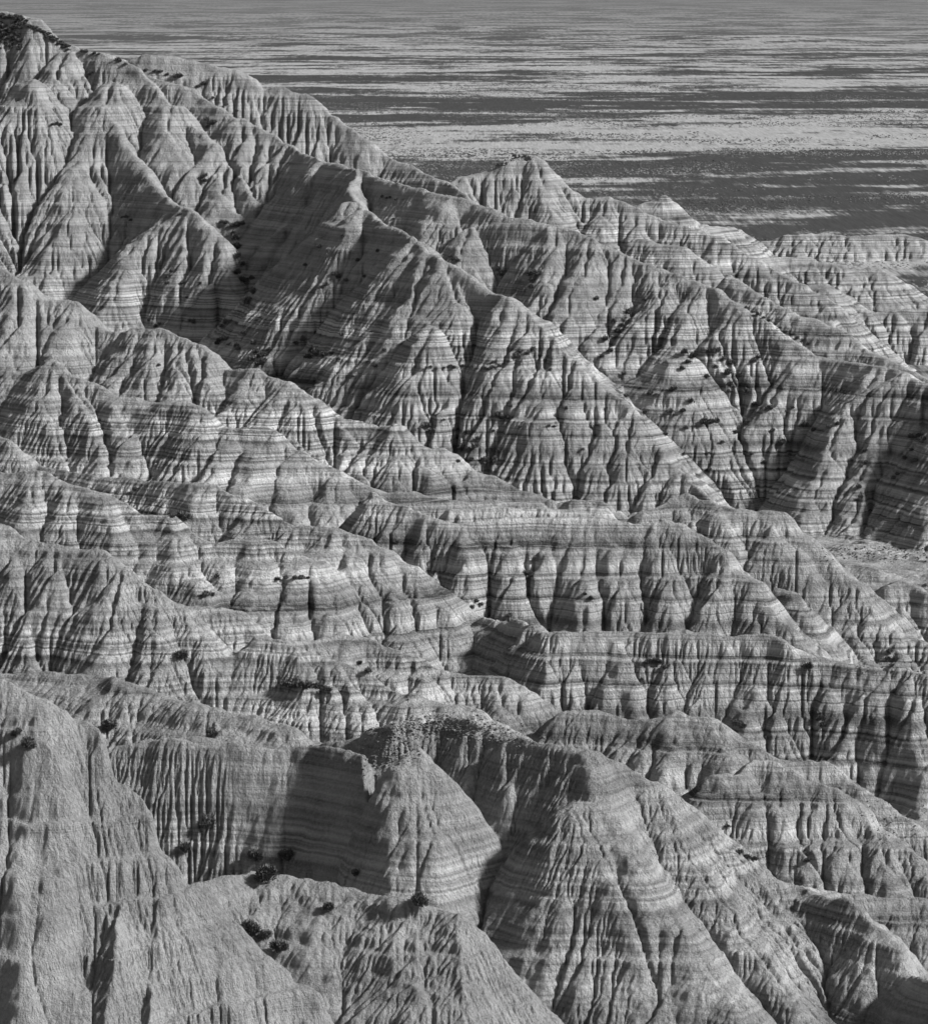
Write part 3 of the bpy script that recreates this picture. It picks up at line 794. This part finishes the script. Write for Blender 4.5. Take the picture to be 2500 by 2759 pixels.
# nearest shrubs, one by one
near_shrub(527, 1728, 50, 'large wispy dark sagebrush standing alone on the crest of the smooth knoll')
near_shrub(648, 1790, 26, 'round compact dark shrub in the gully on the front of the knoll')
near_shrub(826, 1775, 40, 'dark shrub leaning downhill near the right end of the knoll crest')
near_shrub(698, 1726, 20, 'small dark shrub on the knoll skyline below the front cone')
near_shrub(496, 1836, 40, 'uppermost shrub of the dark clump in the crease between bluff and knoll', 'shrubs in the crease between bluff and knoll')
near_shrub(522, 1846, 30, 'small middle shrub of the dark clump in the crease between bluff and knoll', 'shrubs in the crease between bluff and knoll')
near_shrub(548, 1866, 36, 'lowest shrub of the dark clump in the crease between bluff and knoll', 'shrubs in the crease between bluff and knoll')
near_shrub(410, 1622, 34, 'round dark shrub clinging midway up the shaded fluted cliff')
near_shrub(368, 1674, 26, 'dark shrub low on the cliff beside the edge of the bluff')
near_shrub(503, 1690, 30, 'wide low shrub at the cliff foot behind the knoll, left of a taller one')
near_shrub(562, 1690, 32, 'dark shrub at the cliff foot right behind the knoll crest')
near_shrub(58, 1468, 32, 'dark upright shrub on the steep side of the bluff')
near_shrub(32, 1446, 24, 'low scraggy shrub on the bluff ledge beside a larger upright shrub')
near_shrub(417, 1447, 28, 'low dark shrub on the rim of the fluted cliff')
near_shrub(216, 1430, 34, 'wide grey shrub at the foot of the smooth slope behind the bluff')
near_shrub(358, 1293, 28, 'lone dark shrub high on the fluted buttress above the smooth slope')
far_shrubs([(265, 966, 16)], 'small dark shrub at the head of the slot gully in the banded ridge', 'lone shrubs of the banded ridges')
far_shrubs([(707, 1305, 14)], 'small dark bush on the slope of the low rounded dome', 'lone shrubs of the low domes')
far_shrubs([(726, 1323, 18)], 'dark bush at the foot of the low rounded dome', 'lone shrubs of the low domes')
far_shrubs([(1590, 1316, 20)], 'round dark shrub just under the rim of the fluted ridge', 'lone shrubs of the fluted ridge')
far_shrubs([(358, 1016, 22), (372, 1020, 18), (340, 1014, 12)], 'dark scrub bush on the bench below the banded ridge', 'bushes on the bench below the banded ridge')
far_shrubs([(425, 1138, 16), (548, 1140, 14), (562, 1138, 12), (580, 1138, 14), (594, 1137, 16), (606, 1136, 10), (405, 1172, 20), (418, 1170, 14)], 'dark bush on the ledge above the white bed', 'bushes on the ledge above the white bed')
far_shrubs([(560, 1352, 22), (575, 1354, 26), (592, 1350, 20), (608, 1352, 22), (626, 1356, 20), (642, 1358, 18)], 'dark bush in the vegetated hollow below the small banded knobs', 'bushes in the hollow below the banded knobs')
far_shrubs([(1276, 1304, 16), (1288, 1302, 18), (1299, 1306, 14), (1309, 1313, 14), (1263, 1338, 12)], 'dark shrub at the head of the gully under the fluted rim', 'shrubs in the gully head of the fluted ridge')
far_shrubs([(1450, 1428, 18), (1462, 1432, 16), (1612, 1417, 20), (1622, 1428, 18), (1616, 1408, 14), (1507, 1453, 9)], 'dark shrub at the shaded foot of the fluted ridge', 'shrubs at the foot of the fluted ridge')
far_shrubs([(1752, 1284, 16), (1748, 1296, 14), (1760, 1300, 14), (1756, 1310, 12)], 'dark shrub in the cleft between small rounded domes at the right', 'shrubs in the cleft between the small domes')
far_shrubs([(1457, 1679, 16), (1470, 1688, 16), (1482, 1694, 14), (1430, 1626, 12)], 'dark shrub low on the front of the striped dome', 'shrubs on the striped dome')
far_shrubs([(1588, 1682, 18), (1590, 1694, 16)], 'dark shrub in the notch right of centre of the striped dome', 'shrubs in the notch of the striped dome')
far_shrubs([(1035, 1128, 20), (1046, 1132, 18), (1056, 1100, 12), (1002, 1212, 14)], 'dark shrub in the deep gully under the pale plateau', 'shrubs in the deep gully of the plateau')
far_shrubs([(937, 1184, 12), (930, 1196, 12), (945, 1192, 14), (855, 1100, 10), (780, 1068, 10), (1164, 1178, 12), (1150, 1170, 10)], 'small dark shrub scattered over the fluted plateau face', 'shrubs on the plateau face')
# shaded gullies of the main hill
far_shrubs([(837, 842, 22), (850, 848, 18), (898, 860, 18), (923, 859, 16), (934, 880, 16), (905, 884, 10), (927, 904, 14), (952, 909, 16), (903, 907, 10), (981, 889, 12), (973, 904, 14), (960, 895, 14), (873, 826, 8), (940, 868, 10), (963, 884, 12), (975, 912, 14)], 'dark shrub on the debris apron below the banded pyramid', 'shrubs below the banded pyramid')
far_shrubs([(981, 817, 16), (989, 822, 14), (1024, 839, 10), (973, 846, 8), (1006, 800, 10), (1000, 830, 14)], 'dark shrub in the ravine right of the banded pyramid', 'shrubs in the ravine beside the banded pyramid')
far_shrubs([(840 + i * 11 + rnd.uniform(-3, 3), 722 + rnd.uniform(-3, 4), rnd.uniform(6, 10)) for i in range(14)], 'tiny dark shrub in the row along a ledge of the banded pyramid', 'row of shrubs on the ledge of the pyramid')
far_shrubs([(1081, 839, 8), (1164, 839, 12), (1176, 836, 10), (1114, 803, 10), (1146, 886, 9), (1193, 803, 8), (1090, 837, 8)], 'small dark shrub on the buttresses of the long spur', 'shrubs on the buttresses of the long spur')
far_shrubs([(1017, 702, 14), (1024, 691, 12), (1038, 696, 12), (1063, 702, 14), (1074, 709, 14), (1085, 727, 10), (973, 712, 10), (1000, 712, 10), (1050, 690, 12)], 'dark shrub in the hollow under the crest of the long spur', 'shrubs in the hollow of the long spur')
far_shrubs([(887, 504, 10), (895, 511, 14), (903, 514, 12)], 'dark shrub in the notch just behind the top of the banded pyramid', 'shrubs in the notch behind the pyramid')
far_shrubs([(988, 540, 22), (982, 530, 14)], 'large dark juniper-like shrub alone on the pale face below the saddle', 'large shrubs on the pale face')
far_shrubs([(1042, 540, 18), (1053, 540, 18), (1060, 538, 16), (1048, 552, 18), (1046, 565, 14)], 'dark shrub in the tall shaded slot between two pale faces', 'shrubs in the shaded slot')
far_shrubs([(754, 385, 8), (762, 388, 8), (770, 386, 8), (779, 391, 7), (774, 432, 6)], 'tiny shrub on the pale saddle of the main hill', 'shrubs on the pale saddle')
far_shrubs([(657, 543, 14), (668, 547, 16), (680, 550, 12), (703, 511, 12), (628, 486, 12), (743, 493, 10), (718, 543, 10), (675, 464, 9), (640, 560, 12), (600, 520, 10)], 'dark shrub on the upper part of the broad shaded slope', 'shrubs on the upper shaded slope')
far_shrubs([(606, 702, 20), (621, 698, 18), (636, 700, 18), (595, 684, 16), (650, 694, 14), (675, 658, 10), (739, 720, 14), (757, 691, 12), (693, 741, 10), (612, 690, 16), (584, 676, 14), (665, 706, 12), (725, 712, 12)], 'dark shrub low on the broad shaded slope', 'shrubs on the lower shaded slope')
far_shrubs([(436, 437, 12), (446, 436, 14), (457, 443, 14), (468, 442, 16), (476, 438, 12), (461, 458, 16), (465, 470, 18), (468, 486, 18), (470, 505, 16), (468, 536, 16), (482, 552, 18), (494, 547, 14), (500, 575, 18), (486, 597, 18), (492, 588, 14), (478, 520, 14), (473, 548, 16)], 'dark shrub lining the steep ravine of the main hill', 'shrubs lining the main ravine')
far_shrubs([(504, 691, 18), (512, 700, 18), (522, 699, 16), (500, 676, 14), (495, 710, 18), (518, 712, 18), (508, 716, 16), (530, 690, 14)], 'dark bush crowded at the mouth of the main ravine', 'bushes at the mouth of the main ravine')
far_shrubs([(432, 668, 16), (442, 666, 16), (464, 681, 14), (425, 676, 12), (479, 655, 12), (443, 634, 14), (436, 640, 10), (374, 630, 12), (382, 634, 12), (295, 634, 8), (306, 642, 10), (314, 637, 10), (367, 583, 8), (452, 676, 12), (470, 690, 12)], 'dark shrub on the lower apron of the left buttress', 'shrubs on the apron of the left buttress')
far_shrubs([(331, 544, 14), (338, 533, 12), (329, 556, 12), (360, 554, 10), (392, 556, 10), (353, 421, 10), (248, 428, 10), (240, 426, 8), (258, 433, 8), (313, 717, 9)], 'dark shrub on the worn face of the left buttress', 'shrubs on the left buttress')
far_shrubs([(407, 234, 14), (415, 241, 16), (421, 238, 12), (410, 248, 10)], 'dark shrub in the round slump scar near the hilltop', 'shrubs in the slump scar')
far_shrubs([(396, 349, 12), (402, 355, 12), (405, 346, 10)], 'dark shrub midway down the main hill above the ravine', 'shrubs above the ravine')
far_shrubs([(104, 243, 9), (112, 241, 10), (120, 243, 8)], 'tiny shrub on the smooth left face of the main hill', 'shrubs on the left face')
scrub_mass('hilltop_scrub', [(rnd.uniform(-6, 42) , rnd.uniform(26, 96), rnd.uniform(8, 15)) for i in range(75)] + [(36 + i * 2.1, 30 + i * 1.25 + rnd.uniform(0, 9), rnd.uniform(7, 12)) for i in range(48)])
far_shrubs([(162, 98, 8), (172, 99, 10), (187, 103, 9), (196, 104, 8), (230, 116, 12), (238, 119, 10), (248, 125, 10), (288, 137, 10), (306, 137, 12), (315, 138, 10), (349, 148, 16), (357, 150, 12), (330, 146, 8), (389, 168, 9), (400, 166, 12), (446, 204, 8), (468, 216, 7), (420, 190, 8), (184, 142, 9), (176, 145, 8)], 'small dark shrub along the descending shoulder of the main hill', 'shrubs along the shoulder of the main hill')
# right-hand shaded slope
far_shrubs([(1349, 695, 16), (1364, 699, 16), (1380, 692, 14), (1398, 692, 16), (1414, 692, 14), (1439, 713, 18), (1425, 705, 14), (1392, 742, 14), (1432, 735, 18), (1342, 724, 14), (1440, 756, 16), (1468, 771, 16), (1482, 710, 16), (1493, 703, 12), (1455, 740, 16), (1408, 720, 14), (1356, 712, 14)], 'dark shrub in the thicket under the dark rim of the right slope', 'thicket under the rim of the right slope')
far_shrubs([(1345, 807, 14), (1360, 789, 14), (1385, 832, 20), (1399, 832, 20), (1412, 828, 14), (1349, 843, 12), (1320, 814, 14), (1309, 854, 12), (1435, 771, 12), (1486, 800, 14), (1515, 803, 16), (1540, 868, 14), (1543, 872, 12), (1583, 839, 16), (1601, 847, 14), (1630, 839, 14), (1648, 836, 12), (1479, 893, 10), (1504, 911, 10), (1558, 904, 10), (1392, 890, 10), (1345, 893, 10), (1399, 926, 9), (1450, 850, 12), (1470, 830, 12), (1520, 850, 12), (1420, 870, 10), (1560, 800, 10)], 'dark shrub dotted over the long shaded slope at the right', 'shrubs dotted over the right shaded slope')
far_shrubs([(1702, 886, 12), (1795, 861, 14), (1810, 857, 14), (1818, 864, 14), (1795, 886, 12), (1781, 900, 12), (1702, 911, 12), (1690, 960, 14), (1694, 980, 14), (1800, 905, 12), (1760, 940, 12), (1768, 935, 10)], 'dark shrub in the gullies at the far right of the shaded slope', 'shrubs in the gullies at the far right')
far_shrubs([(1191, 666, 16), (1209, 634, 14), (1237, 616, 16), (1246, 620, 16), (1216, 652, 16), (1224, 643, 14), (1176, 587, 12), (1270, 590, 12), (1200, 690, 16), (1185, 700, 14)], 'dark shrub in the ravine between the pale faces and the right ridge', 'shrubs in the ravine left of the right ridge')
far_shrubs([(1234, 778, 14), (1280, 775, 16), (1291, 779, 16), (1327, 764, 14), (1270, 814, 12), (1230, 735, 12)], 'dark shrub low in the ravine behind the long spur', 'shrubs low in the ravine behind the spur')
far_shrubs([(1470 + i * 11, 603 + i * 6.6 + rnd.uniform(-1, 2), rnd.uniform(7, 11)) for i in range(12)], 'dark shrub in the straight narrow draw behind the right ridge', 'shrubs in the straight narrow draw')

# ------------------------------------------------------------------ loose stone and plains vegetation
def rubble(name, centre_pts, count, smin, smax, spread):
    r = np.random.RandomState(3); V, F = [], []
    for k in range(count):
        u, v = centre_pts[r.randint(len(centre_pts))]
        g = ground(u + r.normal() * spread[0], v + r.normal() * spread[1])
        if g is None: continue
        p, _ = g
        s = smin * (smax / smin) ** (r.rand() ** 2.2)
        b = len(V)
        base = np.array([[-1, -1, -1], [1, -1, -1], [1, 1, -1], [-1, 1, -1], [-1, -1, 1], [1, -1, 1], [1, 1, 1], [-1, 1, 1]], float) * (1 + .45 * (r.rand(8, 3) - .5))
        ca, sa = math.cos(r.rand() * 6), math.sin(r.rand() * 6)
        base[:, :2] = base[:, :2] @ np.array([[ca, -sa], [sa, ca]])
        base *= np.array([1, .8, .55]) * s * .5
        V += list(base + p + np.array([0, 0, s * .12]))
        F += [tuple(b + q for q in f) for f in ((0, 3, 2, 1), (4, 5, 6, 7), (0, 1, 5, 4), (1, 2, 6, 5), (2, 3, 7, 6), (3, 0, 4, 7))]
    me = mesh_from(name, V, F, M_STONE)
    o = bpy.data.objects.new(name, me); sc.collection.objects.link(o)
    return o
M_STONE, nt_, bs_ = new_mat('loose_stone'); n_ = N(nt_)
oi_ = n_.node('ShaderNodeNewGeometry')
nt_.links.new(n_.grey(n_.mapr(n_.noise(oi_.outputs['Position'], 2.0, 3), .3, .7, .08, .22)), bs_.inputs['Base Color'])
o = rubble('rubble', [(760, 1450), (800, 1430), (850, 1432), (900, 1436), (950, 1440), (990, 1452), (780, 1480), (760, 1500), (1010, 1458), (830, 1436), (880, 1425), (930, 1430)], 2600, .03, .17, (30, 12)); o['kind'] = 'stuff'
o = rubble('caprock_rubble', [(1005, 312), (1013, 308), (1030, 308), (1045, 308), (985, 322), (1020, 306)], 70, .25, 1.1, (8, 3)); o['kind'] = 'stuff'
scrub_mass('valley_scrub', [(rnd.uniform(1610, 1835), rnd.uniform(1074, 1104), rnd.uniform(1.5, 4.5)) for i in range(150)] + [(rnd.uniform(1690, 1835), rnd.uniform(1575, 1660), rnd.uniform(1.5, 4.5)) for i in range(60)] + [(rnd.uniform(1660, 1835), rnd.uniform(1290, 1330), rnd.uniform(1.5, 4.5)) for i in range(40)])
# sagebrush and grass tussocks over the plain
r = np.random.RandomState(12)
n_t = 60000
yy = 880 * (2900 / 880) ** (r.rand(n_t * 3) ** .9); xx = (r.rand(n_t * 3) * 2 - 1) * yy * .15
den = vnoise(xx / 70, yy / 50, 3, 8) + .5 * vnoise(xx / 13, yy / 20, 31, 4)
ok = den > (-.2 + 1.0 * r.rand(n_t * 3) + np.clip((yy - 1900) / 1500, 0, .6)); xx, yy = xx[ok][:n_t], yy[ok][:n_t]
m_ = len(xx); hs = .16 + .38 * r.rand(m_) ** 2; ws = hs * (.8 + .9 * r.rand(m_))
ang = r.rand(m_) * 3.14
V = np.zeros((m_, 7, 3))
for k in range(6):
    rad = ws * (.75 + .5 * r.rand(m_))
    V[:, k, 0] = xx + rad * np.cos(ang + k * 1.047); V[:, k, 1] = yy + rad * np.sin(ang + k * 1.047); V[:, k, 2] = np.where(k % 2, hs * .45, -.05)
V[:, 6] = np.stack([xx + ws * .2 * r.randn(m_), yy + ws * .2 * r.randn(m_), hs], -1)
b = (np.arange(m_) * 7)[:, None]
T = np.concatenate([np.stack([b[:, 0] + k, b[:, 0] + (k + 1) % 6, b[:, 0] + 6], -1) for k in range(6)])
me = bpy.data.meshes.new('prairie_scrub'); me.vertices.add(m_ * 7); me.vertices.foreach_set('co', V.astype(np.float32).ravel())
me.loops.add(len(T) * 3); me.loops.foreach_set('vertex_index', T.astype(np.int32).ravel()); me.polygons.add(len(T)); me.polygons.foreach_set('loop_start', (np.arange(len(T)) * 3).astype(np.int32))
me.update(calc_edges=False); me.materials.append(M_GRASS)
o = bpy.data.objects.new('prairie_scrub', me); sc.collection.objects.link(o); o['kind'] = 'stuff'
print('done', time.time() - T0)
